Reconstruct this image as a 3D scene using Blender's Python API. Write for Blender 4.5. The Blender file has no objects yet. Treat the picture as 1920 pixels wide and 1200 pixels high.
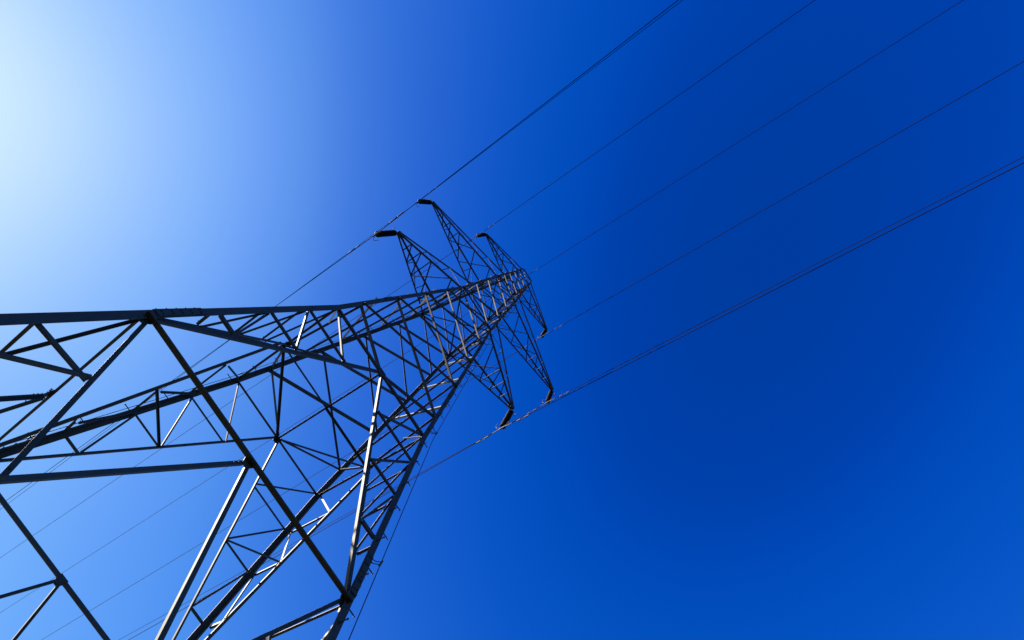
import bpy, math, random
from mathutils import Vector as V, Matrix

SC = bpy.context.scene
COL = SC.collection
random.seed(7)

# ------------------------------------------------------------------ camera
S = 0.55                 # survey unit -> metres
GZ = 9.2                 # ground lies 9.2 units under the big horizontal frame
def U(x, y, z):          # survey coordinates -> metres, ground at z = 0
    return V((x * S, y * S, (z + GZ) * S))

cam_d = bpy.data.cameras.new('camera')
cam_d.sensor_width = 36.0
cam_d.lens = 860.45 / 1920 * 36.0
cam_d.clip_start = 0.05
cam_d.clip_end = 5000
cam = bpy.data.objects.new('camera', cam_d)
COL.objects.link(cam)
RR = ((0.53682196, -0.81578581, 0.21521082),
      (0.84094744, 0.4968016, -0.21446579),
      (0.06804106, 0.29611094, 0.952727))
cp = U(-0.16812, -10.18109, -5.97607)
cam.matrix_world = Matrix([[RR[0][i], -RR[1][i], -RR[2][i], cp[i]] for i in range(3)] + [[0, 0, 0, 1]])
SC.camera = cam

# ------------------------------------------------------------------ sky and sun
SUN_EL, SUN_AZ = math.radians(24.00), math.radians(-44.00)
wd = bpy.data.worlds.new('World')
SC.world = wd
wd.use_nodes = True
nt = wd.node_tree
bg = nt.nodes['Background']
bg.inputs['Strength'].default_value = 0.05
sky = nt.nodes.new('ShaderNodeTexSky')
sky.sky_type = 'NISHITA'
sky.sun_disc = False
sky.sun_elevation = SUN_EL
sky.sun_rotation = SUN_AZ
sky.air_density = 1.0
sky.dust_density = 1.0
sky.ozone_density = 1.0
sep = nt.nodes.new('ShaderNodeSeparateColor')
com = nt.nodes.new('ShaderNodeCombineColor')
nt.links.new(sky.outputs[0], sep.inputs[0])
def wmath(op, a, b=None):
    n = nt.nodes.new('ShaderNodeMath')
    n.operation = op
    for i, v in enumerate((a, b)):
        if v is None:
            continue
        if isinstance(v, (int, float)):
            n.inputs[i].default_value = v
        else:
            nt.links.new(v, n.inputs[i])
    return n.outputs[0]
# a deep polarised blue: the raw sky radiance of each channel goes through a film-like response
EXPO = 2.1
RESP = (((0.55, 0), (0.65, 0), (0.73, 1), (0.805, 5), (0.923, 17), (1.163, 38), (1.636, 65), (2.08, 86), (2.66, 103), (3.056, 112), (4.21, 131), (5.78, 149), (8.6, 172), (13.05, 196), (16, 206), (22, 220)),
        ((0.9, 60), (0.975, 62), (1.04, 65), (1.08, 69), (1.152, 75), (1.258, 81), (1.43, 89), (1.687, 101), (2.2, 124), (2.81, 149), (3.36, 161), (3.765, 169), (4.67, 182), (6.0, 194), (8.3, 211), (12.1, 228), (14.5, 236), (20, 244)),
        ((1.6, 160), (1.7, 165), (1.81, 172), (1.87, 178), (1.98, 186), (2.14, 193), (2.387, 202), (2.73, 211), (3.35, 225), (4.1, 240), (4.646, 247), (5.1, 250), (5.86, 253), (7.0, 255), (16, 255)))
for i, pts in enumerate(RESP):
    u = wmath('DIVIDE', wmath('ADD', wmath('LOGARITHM', sep.outputs[i], math.e), 0.7), 3.8)
    fc = nt.nodes.new('ShaderNodeFloatCurve')
    cv = fc.mapping.curves[0]
    P2 = []
    for v, c8 in pts:
        c = c8 / 255
        P2.append(((math.log(v) + 0.7) / 3.8, ((c + 0.055) / 1.055) ** 2.4 if c > 0.04 else c / 12.92))
    P2 = [(0.0, P2[0][1])] + P2 + [(1.0, P2[-1][1])]
    while len(cv.points) < len(P2):
        cv.points.new(0.5, 0.5)
    for k, (a, b) in enumerate(P2):
        cv.points[k].location = (a, b)
        cv.points[k].handle_type = 'AUTO_CLAMPED'
    fc.mapping.update()
    nt.links.new(u, fc.inputs['Value'])
    nt.links.new(wmath('MULTIPLY', fc.outputs[0], 2 ** -EXPO / 0.05), com.inputs[i])
nt.links.new(com.outputs[0], bg.inputs['Color'])

sd = bpy.data.lights.new('sun', 'SUN')
sd.energy = 5.0
sd.angle = math.radians(0.53)
sd.color = (1.0, 0.91, 0.77)
sun = bpy.data.objects.new('sun', sd)
COL.objects.link(sun)
sdir = V((math.cos(SUN_EL) * math.sin(SUN_AZ), math.cos(SUN_EL) * math.cos(SUN_AZ), math.sin(SUN_EL)))
sun.rotation_euler = sdir.to_track_quat('Z', 'Y').to_euler()
sun.location = (0, 0, 60)

SC.view_settings.view_transform = 'Standard'
SC.view_settings.look = 'None'
SC.view_settings.exposure = EXPO
SC.view_settings.gamma = 1.0
SC.cycles.diffuse_bounces = 0
SC.cycles.glossy_bounces = 1

# ------------------------------------------------------------------ materials
def mat(name, base, rough, metal=0.0, var=0.0, scale=20.0, bump=0.0, stretch=None, spec=0.5):
    m = bpy.data.materials.new(name)
    m.use_nodes = True
    t = m.node_tree
    b = t.nodes['Principled BSDF']
    b.inputs['Roughness'].default_value = rough
    b.inputs['Metallic'].default_value = metal
    b.inputs['Specular IOR Level'].default_value = spec
    b.inputs['Base Color'].default_value = (*base, 1)
    if var:
        tc = t.nodes.new('ShaderNodeTexCoord')
        src = tc.outputs['Object']
        if stretch:
            mp = t.nodes.new('ShaderNodeMapping')
            mp.inputs['Scale'].default_value = stretch
            t.links.new(src, mp.inputs[0])
            src = mp.outputs[0]
        n1 = t.nodes.new('ShaderNodeTexNoise')
        n1.inputs['Scale'].default_value = scale
        n1.inputs['Detail'].default_value = 6
        n2 = t.nodes.new('ShaderNodeTexNoise')
        n2.inputs['Scale'].default_value = scale * 0.13
        n2.inputs['Detail'].default_value = 3
        oi = t.nodes.new('ShaderNodeObjectInfo')
        for n in (n1, n2):
            t.links.new(src, n.inputs['Vector'])
        def mth(op, a, bb):
            q = t.nodes.new('ShaderNodeMath')
            q.operation = op
            for i, v in enumerate((a, bb)):
                if isinstance(v, (int, float)):
                    q.inputs[i].default_value = v
                else:
                    t.links.new(v, q.inputs[i])
            return q.outputs[0]
        sm = mth('ADD', mth('MULTIPLY', n1.outputs[0], 0.5), mth('MULTIPLY', n2.outputs[0], 0.5))
        sm = mth('ADD', sm, mth('MULTIPLY', oi.outputs['Random'], 0.25))
        rp = t.nodes.new('ShaderNodeValToRGB')
        rp.color_ramp.elements[0].position = 0.35
        rp.color_ramp.elements[1].position = 0.85
        rp.color_ramp.elements[0].color = (*[c * (1 - var) for c in base], 1)
        rp.color_ramp.elements[1].color = (*[min(1, c * (1 + var)) for c in base], 1)
        t.links.new(sm, rp.inputs[0])
        t.links.new(rp.outputs[0], b.inputs['Base Color'])
        if bump:
            bp = t.nodes.new('ShaderNodeBump')
            bp.inputs['Strength'].default_value = bump
            bp.inputs['Distance'].default_value = 0.002
            t.links.new(n1.outputs[0], bp.inputs['Height'])
            t.links.new(bp.outputs[0], b.inputs['Normal'])
    return m

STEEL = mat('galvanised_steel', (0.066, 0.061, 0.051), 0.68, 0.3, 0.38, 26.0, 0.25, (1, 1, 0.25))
FIT = mat('fitting_metal', (0.038, 0.036, 0.032), 0.65, 0.1, 0.2, 40.0)
PORC = mat('brown_glaze', (0.010, 0.006, 0.005), 0.6, 0.0, 0.3, 30.0, spec=0.25)
WIRE = mat('weathered_conductor', (0.010, 0.0095, 0.011), 0.9, 0.0, 0.2, 60.0, spec=0.05)
ROPE = mat('steel_cable', (0.03, 0.03, 0.032), 0.7, 0.0, 0.2, 60.0)
CONC = mat('concrete', (0.34, 0.33, 0.31), 0.9, 0.0, 0.2, 12.0, 0.3)
GRASS = mat('meadow', (0.020, 0.024, 0.011), 0.95, 0.0, 0.45, 0.8, 0.4)

# ------------------------------------------------------------------ mesh helpers
class MB:
    def __init__(self):
        self.v = []
        self.f = []
    def add(self, vs, fs):
        o = len(self.v)
        self.v += [tuple(p) for p in vs]
        self.f += [tuple(i + o for i in f) for f in fs]
    def prism(self, rings):                     # list of closed rings with equal counts
        n = len(rings[0])
        vs = [p for r in rings for p in r]
        fs = []
        for k in range(len(rings) - 1):
            for i in range(n):
                j = (i + 1) % n
                fs.append((k * n + i, k * n + j, (k + 1) * n + j, (k + 1) * n + i))
        fs.append(tuple(range(n - 1, -1, -1)))
        fs.append(tuple((len(rings) - 1) * n + i for i in range(n)))
        self.add(vs, fs)
    def tube(self, pts, r, n=8):
        rings = []
        for i, p in enumerate(pts):
            d = (pts[min(i + 1, len(pts) - 1)] - pts[max(i - 1, 0)]).normalized()
            a = d.orthogonal().normalized() if i == 0 else (ref - d * ref.dot(d)).normalized()
            ref = a
            b = d.cross(a)
            rr = r[i] if isinstance(r, (list, tuple)) else r
            rings.append([p + (a * math.cos(2 * math.pi * k / n) + b * math.sin(2 * math.pi * k / n)) * rr for k in range(n)])
        self.prism(rings)
    def plate(self, poly, nrm, th):             # flat polygon given thickness along nrm
        nrm = nrm.normalized()
        self.prism([[p - nrm * th / 2 for p in poly], [p + nrm * th / 2 for p in poly]])
    def bolt(self, p, d, r=0.014, h=0.012):
        d = d.normalized()
        self.tube([p, p + d * h], r, 6)
        self.tube([p + d * h, p + d * (h + 0.010)], r * 0.55, 6)
    def build(self, name, m, parent=None, loc=None):
        me = bpy.data.meshes.new(name)
        vs = self.v
        if loc is not None:
            vs = [(p[0] - loc[0], p[1] - loc[1], p[2] - loc[2]) for p in vs]
        me.from_pydata(vs, [], self.f)
        import bmesh
        b = bmesh.new()
        b.from_mesh(me)
        bmesh.ops.recalc_face_normals(b, faces=b.faces)
        b.to_mesh(me)
        b.free()
        me.materials.append(m)
        o = bpy.data.objects.new(name, me)
        if loc is not None:
            o.location = loc
        if parent:
            o.parent = parent
        COL.objects.link(o)
        return o

def tag(o, label=None, cat=None, group=None, kind=None):
    for k, v in (('label', label), ('category', cat), ('group', group), ('kind', kind)):
        if v:
            o[k] = v
    return o

def empty(name, loc):
    o = bpy.data.objects.new(name, None)
    o.empty_display_size = 0.3
    o.location = loc
    COL.objects.link(o)
    return o

def frame(p, q, nrm):
    d = (q - p).normalized()
    n = (nrm - d * nrm.dot(d)).normalized()
    return d, n, d.cross(n)

def angle(mb, p, q, nrm, size, off=0.0, out=False, edge=-1, t=0.008, bolts=2, trim=0.0):
    """L section from p to q. One flange lies in the plane across nrm, the other stands
    on the lower (edge=-1) or upper (+1) long edge, pointing inward or, with out, outward."""
    d, n, u = frame(p, q, nrm)
    if u.z * edge < 0 or (abs(u.z) < 1e-6 and u.x * edge < 0):
        u = -u                                    # +u side carries the standing flange
    p = p + n * off + d * trim
    q = q + n * off - d * trim
    h = size / 2
    s = 1 if out else -1
    prof = [(h, 0), (-h, 0), (-h, t * s), (h - t, t * s), (h - t, size * s), (h, size * s)]
    mb.prism([[a + u * x + n * y for x, y in prof] for a in (p, q)])
    if bolts:
        L = (q - p).length
        for a, sg in ((p, 1), (q, -1)):
            for k in range(bolts):
                c = a + d * sg * (0.025 + 0.045 * k) - u * h * 0.15
                mb.bolt(c, -n * s, min(0.010, size * 0.19), 0.007)
    return d, n, u

# ------------------------------------------------------------------ tower survey
Z = [0.0, 5.7155, 7.022, 9.5732, 12.3452, 15.1633, 17.70, 20.40, 23.10, 25.84, 27.95, 29.95, 31.95, 34.02, 35.90]
ARMS = [(17.70, 19.70, 5.79), (25.84, 28.15, 8.00), (34.02, 35.90, 4.975)]
WP = [(-9.2, 4.1458), (0, 3.0), (5.7155, 2.2879), (17.70, 1.4165), (25.84, 1.1526), (34.02, 0.7778), (35.90, 0.70)]
def W(z):
    for (a, b), (c, d) in zip(WP, WP[1:]):
        if z <= c:
            return b + (d - b) * (z - a) / (c - a)
    return WP[-1][1]
NRM = [V((0, -1, 0)), V((1, 0, 0)), V((0, 1, 0)), V((-1, 0, 0))]   # near, right, far, left
def fp(face, l, z, inset=0.0):
    """point of a face: l runs -1..1 across the face at level z"""
    w = W(z)
    x = l * w
    if inset:
        x -= math.copysign(min(abs(x), inset / S), x)
    return U(*[(x, -w, z), (w, x, z), (-x, w, z), (-w, -x, z)][face])
def fpx(face, x, z):
    w = W(z)
    return U(*[(x, -w, z), (w, x, z), (-x, w, z), (-w, -x, z)][face])

pylon = tag(empty('electricity_pylon', (0, 0, 0)),
            'tall grey steel lattice pylon with six crossarms against blue sky', 'pylon')

# --- legs
HEEL = 0.030             # the outer edge of a leg stands this far outside the setting-out lines
corner = [(-1, -1), (1, -1), (1, 1), (-1, 1)]
legs = []
for ci, (sx, sy) in enumerate(corner):
    mb = MB()
    levels = [-9.35, 0.0, 5.7155, 17.70, 25.84, 34.02, 35.98]
    sizes = [0.09, 0.09, 0.087, 0.085, 0.082, 0.078, 0.075]
    for k in range(len(levels) - 1):
        rings = []
        for zz, sz in ((levels[k], sizes[k]), (levels[k + 1], sizes[k])):
            c = U(sx * W(zz), sy * W(zz), zz) + V((sx, sy, 0)) * HEEL
            t = 0.010
            rings.append([c + V((-sx * a, -sy * b, 0)) for a, b in
                          ((0, 0), (sz, 0), (sz, t), (t, t), (t, sz), (0, sz))])
        mb.prism(rings)
    # splice plates with bolts, on the outside of both flanges
    for zz, ln, rows in ((0.62, 0.52, 5), (8.9, 0.34, 3), (14.2, 0.30, 3), (21.6, 0.28, 3), (29.0, 0.26, 3)):
        a, b = zz - ln / S / 2, zz + ln / S / 2
        for ax in (0, 1):
            nn = V((0, sy, 0)) if ax == 0 else V((sx, 0, 0))
            def q(z, e):
                c = U(sx * W(z), sy * W(z), z) + V((sx, sy, 0)) * HEEL
                return c + (V((-sx * e, 0, 0)) if ax == 0 else V((0, -sy * e, 0))) + nn * 0.006
            mb.plate([q(a, 0.005), q(a, 0.076), q(b, 0.076), q(b, 0.005)], nn, 0.010)
            for r in range(rows):
                z = a + (b - a) * (r + 0.5) / rows
                for e in (0.026, 0.056):
                    mb.bolt(q(z, e) + nn * 0.004, nn, 0.009, 0.009)
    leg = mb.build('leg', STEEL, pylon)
    legs.append(leg)

# --- step bolts on two opposite legs, one mesh shared
sb = MB()
sb.tube([V((0, 0, -0.02)), V((0, 0, 0.100))], 0.0065, 8)
sb.tube([V((0, 0, 0.100)), V((0, 0, 0.111))], 0.0105, 6)
sb.tube([V((0, 0, 0.0)), V((0, 0, 0.009))], 0.0115, 6)
proto = None
for ci in (1, 3):
    sx, sy = corner[ci]
    z = -6.0
    while z < 34.6:
        for ax, dz in ((0, 0.0), (1, 0.38)):
            zz = z + dz
            c = U(sx * W(zz), sy * W(zz), zz) + V((sx, sy, 0)) * HEEL
            if ax == 0:
                c += V((-sx * 0.042, 0, 0)); dr = V((0, sy, 0))
            else:
                c += V((0, -sy * 0.042, 0)); dr = V((sx, 0, 0))
            if proto is None:
                proto = sb.build('step_bolt', STEEL)
                o = proto
            else:
                o = proto.copy()
                COL.objects.link(o)
            o.parent = legs[ci]
            o.location = c
            o.rotation_euler = dr.to_track_quat('Z', 'Y').to_euler()
        z += 0.93

# --- climbing cable held off those two legs by small brackets
for ci in (1, 3):
    sx, sy = corner[ci]
    def cpt(z):
        return U(sx * W(z), sy * W(z), z) + V((sx, sy, 0)).normalized() * 0.150
    mb = MB()
    mb.tube([cpt(z) for z in (-8.6, -4, 0, 3, 5.7155, 8, 11, 14, 17.7, 22, 25.84, 30, 33.6)], 0.0055, 6)
    cable = mb.build('climbing_cable', ROPE, pylon)
    for z in (-4.2, 1.0, 6.1, 11.2, 16.4, 21.5, 26.6, 31.7):
        b = MB()
        c = U(sx * W(z), sy * W(z), z)
        e = cpt(z)
        for dz in (-0.018, 0.018):
            b.tube([c + V((0, sy * 0.02, dz)), c + (e - c) * 0.5 + V((sx * 0.012, -sy * 0.012, dz)), e + V((0, 0, dz))], 0.005, 6)
        b.tube([e + V((0, 0, -0.035)), e + V((0, 0, 0.035))], 0.013, 8)
        b.build('cable_bracket', STEEL, cable)

# --- members of the four faces
cnt = {}
def member(name, p, q, nrm, size, off, out=False, edge=-1, bolts=2, trim=0.0, t=None):
    mb = MB()
    angle(mb, p, q, nrm, size, off, out, edge, t or max(0.006, size * 0.09), bolts, trim)
    cnt[name] = cnt.get(name, 0) + 1
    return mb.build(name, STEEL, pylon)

OUT, IN = 0.034, 0.014
for f in range(4):
    n = NRM[f]
    side = f in (1, 3)
    # face frame: l=-1 is leg A/D/C/B, l=+1 is D/C/B/A
    # -- big horizontal frames
    if side:
        member('horizontal_beam', fp(f, -1, 0.0), fp(f, 1, 0.0), n, 0.029, IN, False, -1, 3, 0.03)
    else:
        member('horizontal_beam', fp(f, -1, 0.0), fp(f, 1, 0.0), n, 0.062 if f == 0 else 0.036, OUT, True, -1, 3, 0.01)
    member('horizontal_beam', fp(f, -1, Z[1]), fp(f, 1, Z[1]), n, 0.040, IN - 0.002, False, -1, 2, 0.03)
    for zz in (Z[6], Z[9], Z[13]):
        member('horizontal_beam', fp(f, -1, zz), fp(f, 1, zz), n, 0.044, OUT, True, -1, 2, 0.01)
    member('horizontal_beam', fp(f, -1, Z[14]), fp(f, 1, Z[14]), n, 0.055, OUT, True, -1, 2, 0.0)
    # -- K bracing from the middle of the big horizontal down to the feet
    for sg in (-1, 1):
        def kp(d):                                  # point of the K leg at depth d below the frame
            return fpx(f, sg * (0.478 if f == 0 and sg < 0 else 0.4525) * d, -d)
        member('k_brace', kp(0.08), kp(9.05), n, 0.039, IN, False, -1, 3, 0.02)
        N = kp(2.82 if f == 0 and sg < 0 else 3.06)
        member('k_brace', fp(f, sg, -0.02, 0.06), N, n, 0.030 if f == 3 else 0.038, 0.045 if f == 1 else IN - 0.012, f == 1, -1 if f == 1 else 1, 2, 0.01)
        B = (fp(f, sg, 0.0) + N) / 2
        lw = lambda d: fp(f, sg, -d, 0.015)
        member('redundant_brace', lw(1.5), B, n, 0.028, IN - 0.022, False, -1, 1, 0.0)
        member('redundant_brace', lw(2.95), B, n, 0.042, OUT + 0.002, True, -1, 1, 0.0)
        member('redundant_brace', lw(3.1), N, n, 0.032, IN - 0.022, False, -1, 1, 0.0)
        member('redundant_brace', lw(5.4), N, n, 0.034, OUT + 0.004, True, -1, 1, 0.0)
        member('redundant_brace', lw(5.6), kp(5.6), n, 0.030, IN - 0.022, False, -1, 1, 0.0)
        member('redundant_brace', lw(7.2), kp(5.6), n, 0.030, OUT + 0.006, True, -1, 1, 0.0)
    # -- inverted V up to the middle of the waist horizontal, with its redundant members
    for sg in (-1, 1):
        far_half = (f == 1 and sg == 1) or (f == 3 and sg == -1)
        member('waist_brace', fp(f, sg, 0.02, 0.03), fp(f, sg * 0.02, Z[1]), n, 0.043, 0.045 if far_half else IN - 0.012, far_half, 1 if side and not far_half else -1, 3, 0.02)
        for k in range(1, 4):
            t = k / 4.0
            q = fpx(f, sg * 3.0 * (1 - t), Z[1] * t) + n * (0.012 if far_half else 0.0)
            member('redundant_brace', fp(f, sg, Z[1] * t, 0.045), q, n, 0.029 + (0.007 if k == 1 else 0), OUT + 0.002 * k, f == 1 and far_half, -1, 1, 0.012)
            member('redundant_brace', q, fp(f, sg, Z[1] * (t + 0.25), 0.045), n, 0.029, OUT - 0.004 if f == 1 and far_half else IN - 0.02, f == 1 and far_half, -1, 1, 0.005)
        # -- V from the waist middle to the next leg joint
        member('waist_brace', fp(f, sg * 0.02, Z[1] + 0.03), fp(f, sg, Z[2], 0.03), n, 0.040, IN - 0.022 - 0.006 * sg, False, -1, 2, 0.01)
        if side and ((f == 3 and sg == 1) or (f == 1 and sg == -1)):
            member('redundant_brace', fp(f, sg, Z[1] + 0.02, 0.05), fpx(f, sg * 1.07, 6.55), n, 0.028, IN - 0.03, False, -1, 1, 0.0)
    # -- X bracing of the slender upper body
    for k in range(2, 14):
        z0, z1 = Z[k], Z[k + 1]
        dz = z1 - z0
        sz = (0.050 if k < 6 else 0.044) if k < 9 else 0.038
        if not side:
            flip = 1 if f == 0 else -1
            member('cross_brace', fp(f, -flip, z0), fp(f, flip, z1), n, sz, OUT + 0.008, True, -1, 2, 0.01)
            member('cross_brace', fp(f, flip, z0, 0.05), fp(f, -flip, z1, 0.05), n, sz * (0.76 if f == 0 else 0.62), IN, False, -1 if f == 0 else 1, 2, 0.0)
        else:
            flip = 1 if f == 1 else -1           # -flip: camera-side leg
            e = 0.42 * dz
            a0, a1 = z0 + 0.45 * dz, min(z1 + 0.50 * dz, 35.8)
            b0, b1 = z0 + 0.28 * dz, min(z1 + 0.24 * dz, 35.8)
            member('cross_brace', fp(f, -flip, a0), fp(f, flip, a1), n, sz * 0.85, OUT + 0.008, True, 1 if f == 3 else -1, 2, 0.0)
            member('cross_brace', fp(f, flip, b0, 0.05), fp(f, -flip, b1, 0.05), n, sz * 0.85, IN, False, -1, 2, 0.0)
    # -- gusset plates
    g = MB()
    m0 = fpx(f, 0, 0)
    ax = (fp(f, 1, 0) - fp(f, -1, 0)).normalized()
    up = V((0, 0, 1))
    o = n * (IN + 0.010)
    g.plate([m0 + o + ax * a + up * b for a, b in ((-0.065, 0.022), (0.065, 0.022), (0.065, -0.02), (0.035, -0.085), (-0.035, -0.085), (-0.065, -0.02))], n, 0.010)
    for a in (-0.05, -0.02, 0.02, 0.05):
        g.bolt(m0 + n * (OUT + 0.004) + ax * a, n, 0.009, 0.008)
    g.build('gusset_plate', STEEL, pylon)
    g = MB()
    m1 = fpx(f, 0, Z[1])
    o = n * (IN + 0.006)
    g.plate([m1 + o + ax * a + up * b for a, b in ((-0.075, 0.035), (0.075, 0.035), (0.075, -0.03), (0.03, -0.085), (-0.03, -0.085), (-0.075, -0.03))], n, 0.009)
    for a in (-0.06, -0.02, 0.02, 0.06):
        g.bolt(m1 + n * (IN + 0.010) + ax * a, n, 0.009, 0.008)
    g.build('gusset_plate', STEEL, pylon)
    for sg in (-1, 1):                               # gussets where the frame meets the legs
        g = MB()
        c = fp(f, sg, 0.0, 0.06)
        g.plate([c + n * (IN - 0.010) + ax * sg * a + up * b for a, b in ((0.06, 0.08), (-0.015, 0.045), (-0.05, -0.01), (-0.02, -0.08), (0.06, -0.11))], n, 0.009)
        for a, b in ((0.03, 0.075), (0.03, 0.02), (0.03, -0.05), (0.03, -0.10), (-0.02, 0.015), (-0.015, -0.05)):
            g.bolt(c + n * ((HEEL if a > 0 else IN - 0.006)) + ax * sg * a + up * b, n, 0.009, 0.009)
        g.build('gusset_plate', STEEL, pylon)

# --- plan bracing inside the body
UP = V((0, 0, 1))
mid = [fpx(f, 0, Z[1]) for f in range(4)]
for f in range(4):
    member('plan_brace', mid[f], mid[(f + 1) % 4], UP, 0.036, -0.01, False, -1, 2, 0.03)
    c0 = U(0, 0, Z[1])
    member('plan_brace', mid[f], c0, UP, 0.033, -0.02 - 0.0025 * f, False, -1, 1, 0.0)
for q in range(4):                                   # hip ties between neighbouring faces
    f, g2 = q, (q + 1) % 4
    for t in (0.5,):
        a = fpx(f, 3.0 * (1 - t), Z[1] * t)
        b = fpx(g2, -3.0 * (1 - t), Z[1] * t)
        if f == 1:
            a = a + NRM[f] * 0.055
        if g2 == 3:
            b = b + NRM[g2] * 0.055
        member('plan_brace', a, b, UP, 0.029, -0.01, False, -1, 1, 0.02)
for zz in (Z[6], Z[9], Z[13]):
    w = W(zz) - 0.05
    for k, (a, b) in enumerate((((-w, -w), (w, w)), ((w, -w), (-w, w)))):
        member('plan_brace', U(*a, zz), U(*b, zz), UP, 0.034, -0.012 - 0.012 * k, False, -1, 2, 0.02)

# --- footings
for sx, sy in corner:
    b = MB()
    c = U(sx * W(-9.2), sy * W(-9.2), -9.2)
    r = []
    for h, w_ in ((-0.6, 0.34), (0.18, 0.30), (0.26, 0.24)):
        r.append([c + V((a * w_ - sx * 0.04, bb * w_ - sy * 0.04, h)) for a, bb in ((-1, -1), (1, -1), (1, 1), (-1, 1))])
    b.prism(r)
    b.build('footing', CONC, pylon)

# ------------------------------------------------------------------ crossarms
def crossarm(s, zb, zu, L, ts, struts, diags, xs, side_ts):
    wb, wu = W(zb), W(zu)
    tip = 0.05                                       # half width of the tip, metres
    def low(y, t):
        return U(s * (wb + (L - wb) * t), 0, zb) + V((0, y * (wb * S * (1 - t) + tip * t), 0))
    def upc(y, t):                                   # upper chord point at the same reach as low(t)
        x = wb + (L - wb) * t
        r = max(0.0, (x - wu) / (L - wu))
        return U(s * x, 0, zu) + V((0, y * (wu * S * (1 - r) + tip * r), 0)) + V((0, 0, (-(zu - zb) * S + 0.10) * r))
    mb = MB()
    for y in (-1, 1):
        n = V((0, y, 0))
        angle(mb, low(y, -0.01), low(y, 0.995), n, 0.050, 0.0, False, -1, 0.007, 3)
        p = U(s * wu, y * wu, zu)
        angle(mb, p, upc(y, 0.99), n, 0.050, -0.002, False, 1, 0.007, 3)
    e = U(s * L, 0, zb)
    for y in (-1, 1):
        mb.plate([e + V((s * a, y * (tip + 0.006), b)) for a, b in ((-0.14, -0.028), (0.05, -0.035), (0.06, 0.0), (0.03, 0.10), (-0.04, 0.12), (-0.14, 0.07))], V((0, 1, 0)), 0.010)
    mb.tube([e + V((s * 0.03, -tip - 0.03, 0.01)), e + V((s * 0.03, tip + 0.03, 0.01))], 0.018, 8)
    mb.plate([e + V((s * a, b, -0.035)) for a, b in ((-0.10, -tip), (0.04, -tip), (0.04, tip), (-0.10, tip))], UP, 0.010)
    arm = mb.build('crossarm', STEEL, pylon)
    def bar(p, q, n, size=0.036, off=0.0, flat=False):
        m = MB()
        if flat:
            d, nn, u = frame(p, q, n)
            m.prism([[a + nn * off + u * x * size + nn * y for x, y in ((-0.5, 0), (0.5, 0), (0.5, 0.006), (-0.5, 0.006))] for a in (p, q)])
            for a, sg in ((p, 1), (q, -1)):
                m.bolt(a + nn * (off + 0.006) + d * sg * 0.03, nn, 0.009, 0.007)
        else:
            angle(m, p, q, n, size, off, False, -1, 0.005, 1)
        m.build('lacing_bar', STEEL, arm)
    P, Q = -s, s
    k = 0
    def z(off=0):
        nonlocal k
        k += 1
        return 0.010 + 0.003 * (k % 4)
    for i in struts:
        bar(low(P, ts[i]), low(Q, ts[i]), UP, 0.030, z())
    for a, b in diags:
        bar(low(Q, ts[a]), low(P, ts[b]), UP, 0.030, z())
    for a, b in xs:
        bar(low(P, ts[a]), low(Q, ts[b]), UP, 0.032, 0.008)
        bar(low(Q, ts[a]), low(P, ts[b]), UP, 0.032, 0.016)
    m0 = U(s * wb, 0, zb)
    bar(low(P, ts[0]), m0, UP, 0.032, 0.008)
    bar(low(Q, ts[0]), m0, UP, 0.032, 0.020)
    for y in (-1, 1):
        n = V((0, y, 0))
        prev = 0.0
        for j, t in enumerate(side_ts):
            bar(low(y, t), upc(y, t), n, 0.026, -0.010, True)
            bar(upc(y, t), low(y, prev), n, 0.027, -0.018, True)
            prev = t
    return e

T13 = ([0.165, 0.485, 0.648, 0.80], (1, 2, 3), ((3, 2), (2, 1)), ((0, 1),), (0.32, 0.635))
T2 = ([0.12, 0.357, 0.60, 0.735, 0.86], (2, 3, 4), ((4, 3), (3, 2)), ((1, 2), (0, 1)), (0.24, 0.47, 0.71))
tips = {}
for i, (zb, zu, L) in enumerate(ARMS):
    for s in (-1, 1):
        tips[(i, s)] = crossarm(s, zb, zu, L, *(T2 if i == 1 else T13))

# earth-wire bracket on the flat top frame
zt = Z[14]
brk = MB()
wt = W(zt)
angle(brk, U(-wt, 0, zt), U(wt, 0, zt), UP, 0.05, 0.012, False, -1, 0.008, 2)
c = U(0, 0, zt)
brk.plate([c + V((a, 0.0, b)) for a, b in ((-0.07, 0.0), (0.07, 0.0), (0.03, -0.11), (-0.03, -0.11))], V((0, 1, 0)), 0.012)
brk.build('earth_wire_bracket', STEEL, pylon)

# ------------------------------------------------------------------ insulator strings
def lathe(mb, prof, c, n=20):
    mb.prism([[c + V((r * math.cos(2 * math.pi * k / n), r * math.sin(2 * math.pi * k / n), z)) for k in range(n)] for r, z in prof])
DROP = [1.345, 1.32, 1.44]
NAMES = ('lowest', 'middle', 'top')
ILAB = {(0, -1): 'long dark disc insulator string on the lowest crossarm, upper-left side of the pylon',
        (1, -1): 'dark disc insulator string on the longest, middle crossarm, upper-left side of the pylon',
        (2, -1): 'small dark disc insulator string on the topmost crossarm, upper-left side of the pylon',
        (0, 1): 'long dark ribbed insulator string on the lowest crossarm, lower-right side, by pale hook',
        (1, 1): 'dark ribbed insulator string on the middle crossarm, lower-right side, by pale ring',
        (2, 1): 'small dark insulator string on the topmost crossarm, lower-right side of the pylon'}
disc = MB()
lathe(disc, [(0.012, 0.070), (0.040, 0.066), (0.046, 0.045), (0.050, 0.028), (0.072, 0.018), (0.089, 0.002), (0.091, -0.010), (0.084, -0.016),
             (0.076, -0.006), (0.066, -0.018), (0.056, -0.008), (0.046, -0.022), (0.030, -0.012), (0.014, -0.040)], V((0, 0, 0)))
disc_me = None
clamps = {}
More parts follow.
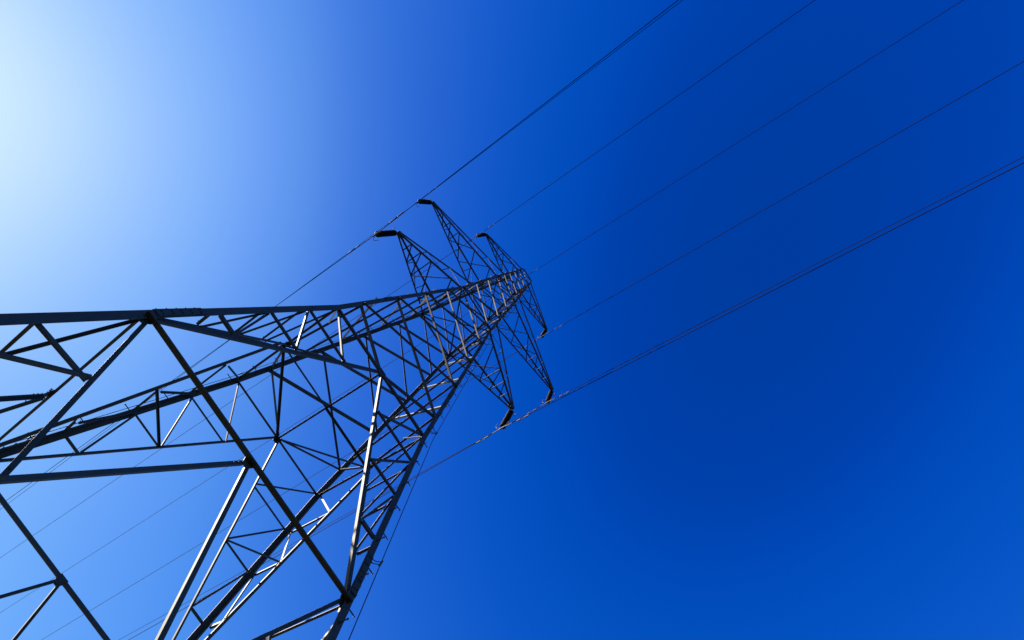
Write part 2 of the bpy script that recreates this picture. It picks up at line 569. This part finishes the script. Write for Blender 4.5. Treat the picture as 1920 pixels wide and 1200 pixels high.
for (i, s), e in tips.items():
    root = tag(empty('insulator_string', e + V((s * 0.03, 0, 0))), ILAB[(i, s)], 'insulator', 'insulator strings hanging from the crossarms')
    drop = DROP[i]
    sh = MB()
    sh.tube([V((0, 0.0, 0.0)) + V((0.022 * math.cos(a), 0, 0.022 * math.sin(a) - 0.02)) for a in [math.pi * 2 * k / 10 for k in range(11)]], 0.008, 6)
    sh.plate([V((a, 0, b)) for a, b in ((-0.02, -0.035), (0.02, -0.035), (0.025, -0.13), (-0.025, -0.13))], V((0, 1, 0)), 0.014)
    sh.tube([V((0, -0.03, -0.12)), V((0, 0.03, -0.12))], 0.010, 6)
    sh.build('shackle', FIT, root)
    nd = 11
    z0 = -0.245
    step = (drop - 0.245 - 0.12) / (nd - 1)
    for k in range(nd):
        if disc_me is None:
            d = disc.build('insulator_disc', PORC, root)
            for p in d.data.polygons:
                p.use_smooth = True
            disc_me = d
        else:
            d = disc_me.copy()
            COL.objects.link(d)
            d.parent = root
        d.location = (0, 0, z0 - step * k)
    # arcing horns: a hooked one by the arm, straight ones by the clamp
    h = MB()
    pts = [V((0, 0, -0.13))] + [V((s * (0.10 + 0.07 * math.sin(a)), -0.04, -0.09 - 0.08 * (1 - math.cos(a)))) for a in [math.pi * k / 7 for k in range(8)]]
    h.tube(pts, 0.009 if s > 0 else 0.005, 8)
    h.build('arcing_horn', FIT if s > 0 else STEEL, root)
    h = MB()
    zc = -drop + 0.02
    h.tube([V((0, 0, zc)), V((-s * 0.04, 0.16, zc + 0.02)), V((-s * 0.06, 0.24, zc + 0.16)), V((-s * 0.06, 0.24, zc + 0.42))], 0.007, 6)
    h.tube([V((0, 0, zc)), V((-s * 0.02, -0.16, zc + 0.02)), V((-s * 0.04, -0.22, zc + 0.12))], 0.007, 6)
    h.build('arcing_horn', FIT, root)
    cl = MB()
    cl.tube([V((0, 0, -drop + 0.10)), V((0, 0, -drop + 0.02))], 0.018, 8)
    cl.tube([V((0, -0.13, -drop - 0.006)), V((0, -0.08, -drop + 0.004)), V((0, 0.08, -drop + 0.004)), V((0, 0.13, -drop - 0.006))], [0.012, 0.022, 0.022, 0.012], 8)
    cl.build('suspension_clamp', FIT, root)
    clamps[(i, s)] = e + V((s * 0.03, 0, -drop))

# ------------------------------------------------------------------ wires
def wire(name, label, cat, grp, c, dev_near, dev_far, r, dampers, rods=True):
    def pt(y):                                       # y in survey units along the line
        a = abs(y)
        sl, k, dv = (0.055, 0.00011, dev_near) if y < 0 else (0.10, 0.0002, dev_far)
        return c + V((dv * a, y, -sl * a + k * a * a)) * S
    ys = [-260 + 10 * i for i in range(23)] + [-30 + 2.5 * i for i in range(25)] + [40 + 10 * i for i in range(22)]
    mb = MB()
    mb.tube([pt(y) for y in ys], r, 6)
    loc = c.copy()
    o = mb.build(name, WIRE, None, loc)
    tag(o, label, cat, grp)
    for y in dampers:
        m = MB()
        p = pt(y)
        d = (pt(y + 0.1) - pt(y - 0.1)).normalized()
        dn = (V((0, 0, -1)) + d * d.z).normalized()
        q = p + dn * 0.055
        m.tube([p - dn * 0.018, q], 0.012, 6)
        m.tube([q - d * 0.21, q - d * 0.10 + dn * 0.004, q, q + d * 0.10 + dn * 0.004, q + d * 0.21], 0.006, 6)
        for sg in (-1, 1):
            a = q + d * sg * 0.065
            m.tube([a, a + d * sg * 0.02, a + d * sg * 0.135, a + d * sg * 0.15], [0.010, 0.019, 0.019, 0.013], 10)
        x = m.build('vibration_damper', FIT, o, None)
        x.location = -loc
    if rods:
        m = MB()
        n = [-0.62, -0.55, -0.3, 0, 0.3, 0.55, 0.62]
        m.tube([pt(y) for y in n], [r * 1.02, r * 1.25, r * 1.3, r * 1.3, r * 1.3, r * 1.25, r * 1.02], 8)
        x = m.build('armour_rod', FIT, o, None)
        x.location = -loc
    return o

G = 'power lines strung from the pylon'
wire('conductor', 'conductor on the lowest upper-left insulator, leftmost line at the top edge', 'power line', G, clamps[(0, -1)], 0.0056, 0.0023, 0.0092, (-1.45, 1.35))
wire('conductor', 'conductor on the longest upper-left crossarm, close beside the leftmost line', 'power line', G, clamps[(1, -1)], 0.0121, 0.0103, 0.0092, (-1.4, 1.6))
wire('conductor', 'single conductor on the topmost upper-left crossarm, above the earth wire', 'power line', G, clamps[(2, -1)], 0.0047, -0.0019, 0.0118, (-1.6, 1.6))
wire('conductor', 'thicker lower line of the lower-right pair, from the lowest crossarm', 'power line', G, clamps[(0, 1)], -0.0010, 0.0031, 0.0098, (-1.35, 1.2))
wire('conductor', 'thinner upper line of the lower-right pair, from the middle crossarm', 'power line', G, clamps[(1, 1)], -0.0045, -0.0059, 0.0092, (-1.4, 1.25))
wire('conductor', 'single conductor from the topmost lower-right crossarm, below the earth wire', 'power line', G, clamps[(2, 1)], 0.0008, 0.0058, 0.0122, (-1.75, 1.7))
wire('earth_wire', 'thin earth wire leaving the very peak of the pylon', 'power line', G, c + V((0, 0, -0.11)), 0.0033, 0.0021, 0.0118, (-1.75, 1.7), True)

# ------------------------------------------------------------------ ground
g = MB()
nx = 24
ext = 1500.0
vs, fs = [], []
for j in range(nx + 1):
    for i in range(nx + 1):
        x = (i / nx * 2 - 1); y = (j / nx * 2 - 1)
        x = math.copysign(abs(x) ** 2.2, x) * ext
        y = math.copysign(abs(y) ** 2.2, y) * ext
        far = min(1.0, math.hypot(x, y) / 400.0)
        vs.append(V((x, y, far * 4.0 * (math.sin(x * 0.006) * math.cos(y * 0.005) - 0.6) * (1 if math.hypot(x, y) > 12 else 0))))
for j in range(nx):
    for i in range(nx):
        a = j * (nx + 1) + i
        fs.append((a, a + 1, a + nx + 2, a + nx + 1))
g.add(vs, fs)
tag(g.build('ground', GRASS), None, None, None, 'structure')
print('members', cnt)
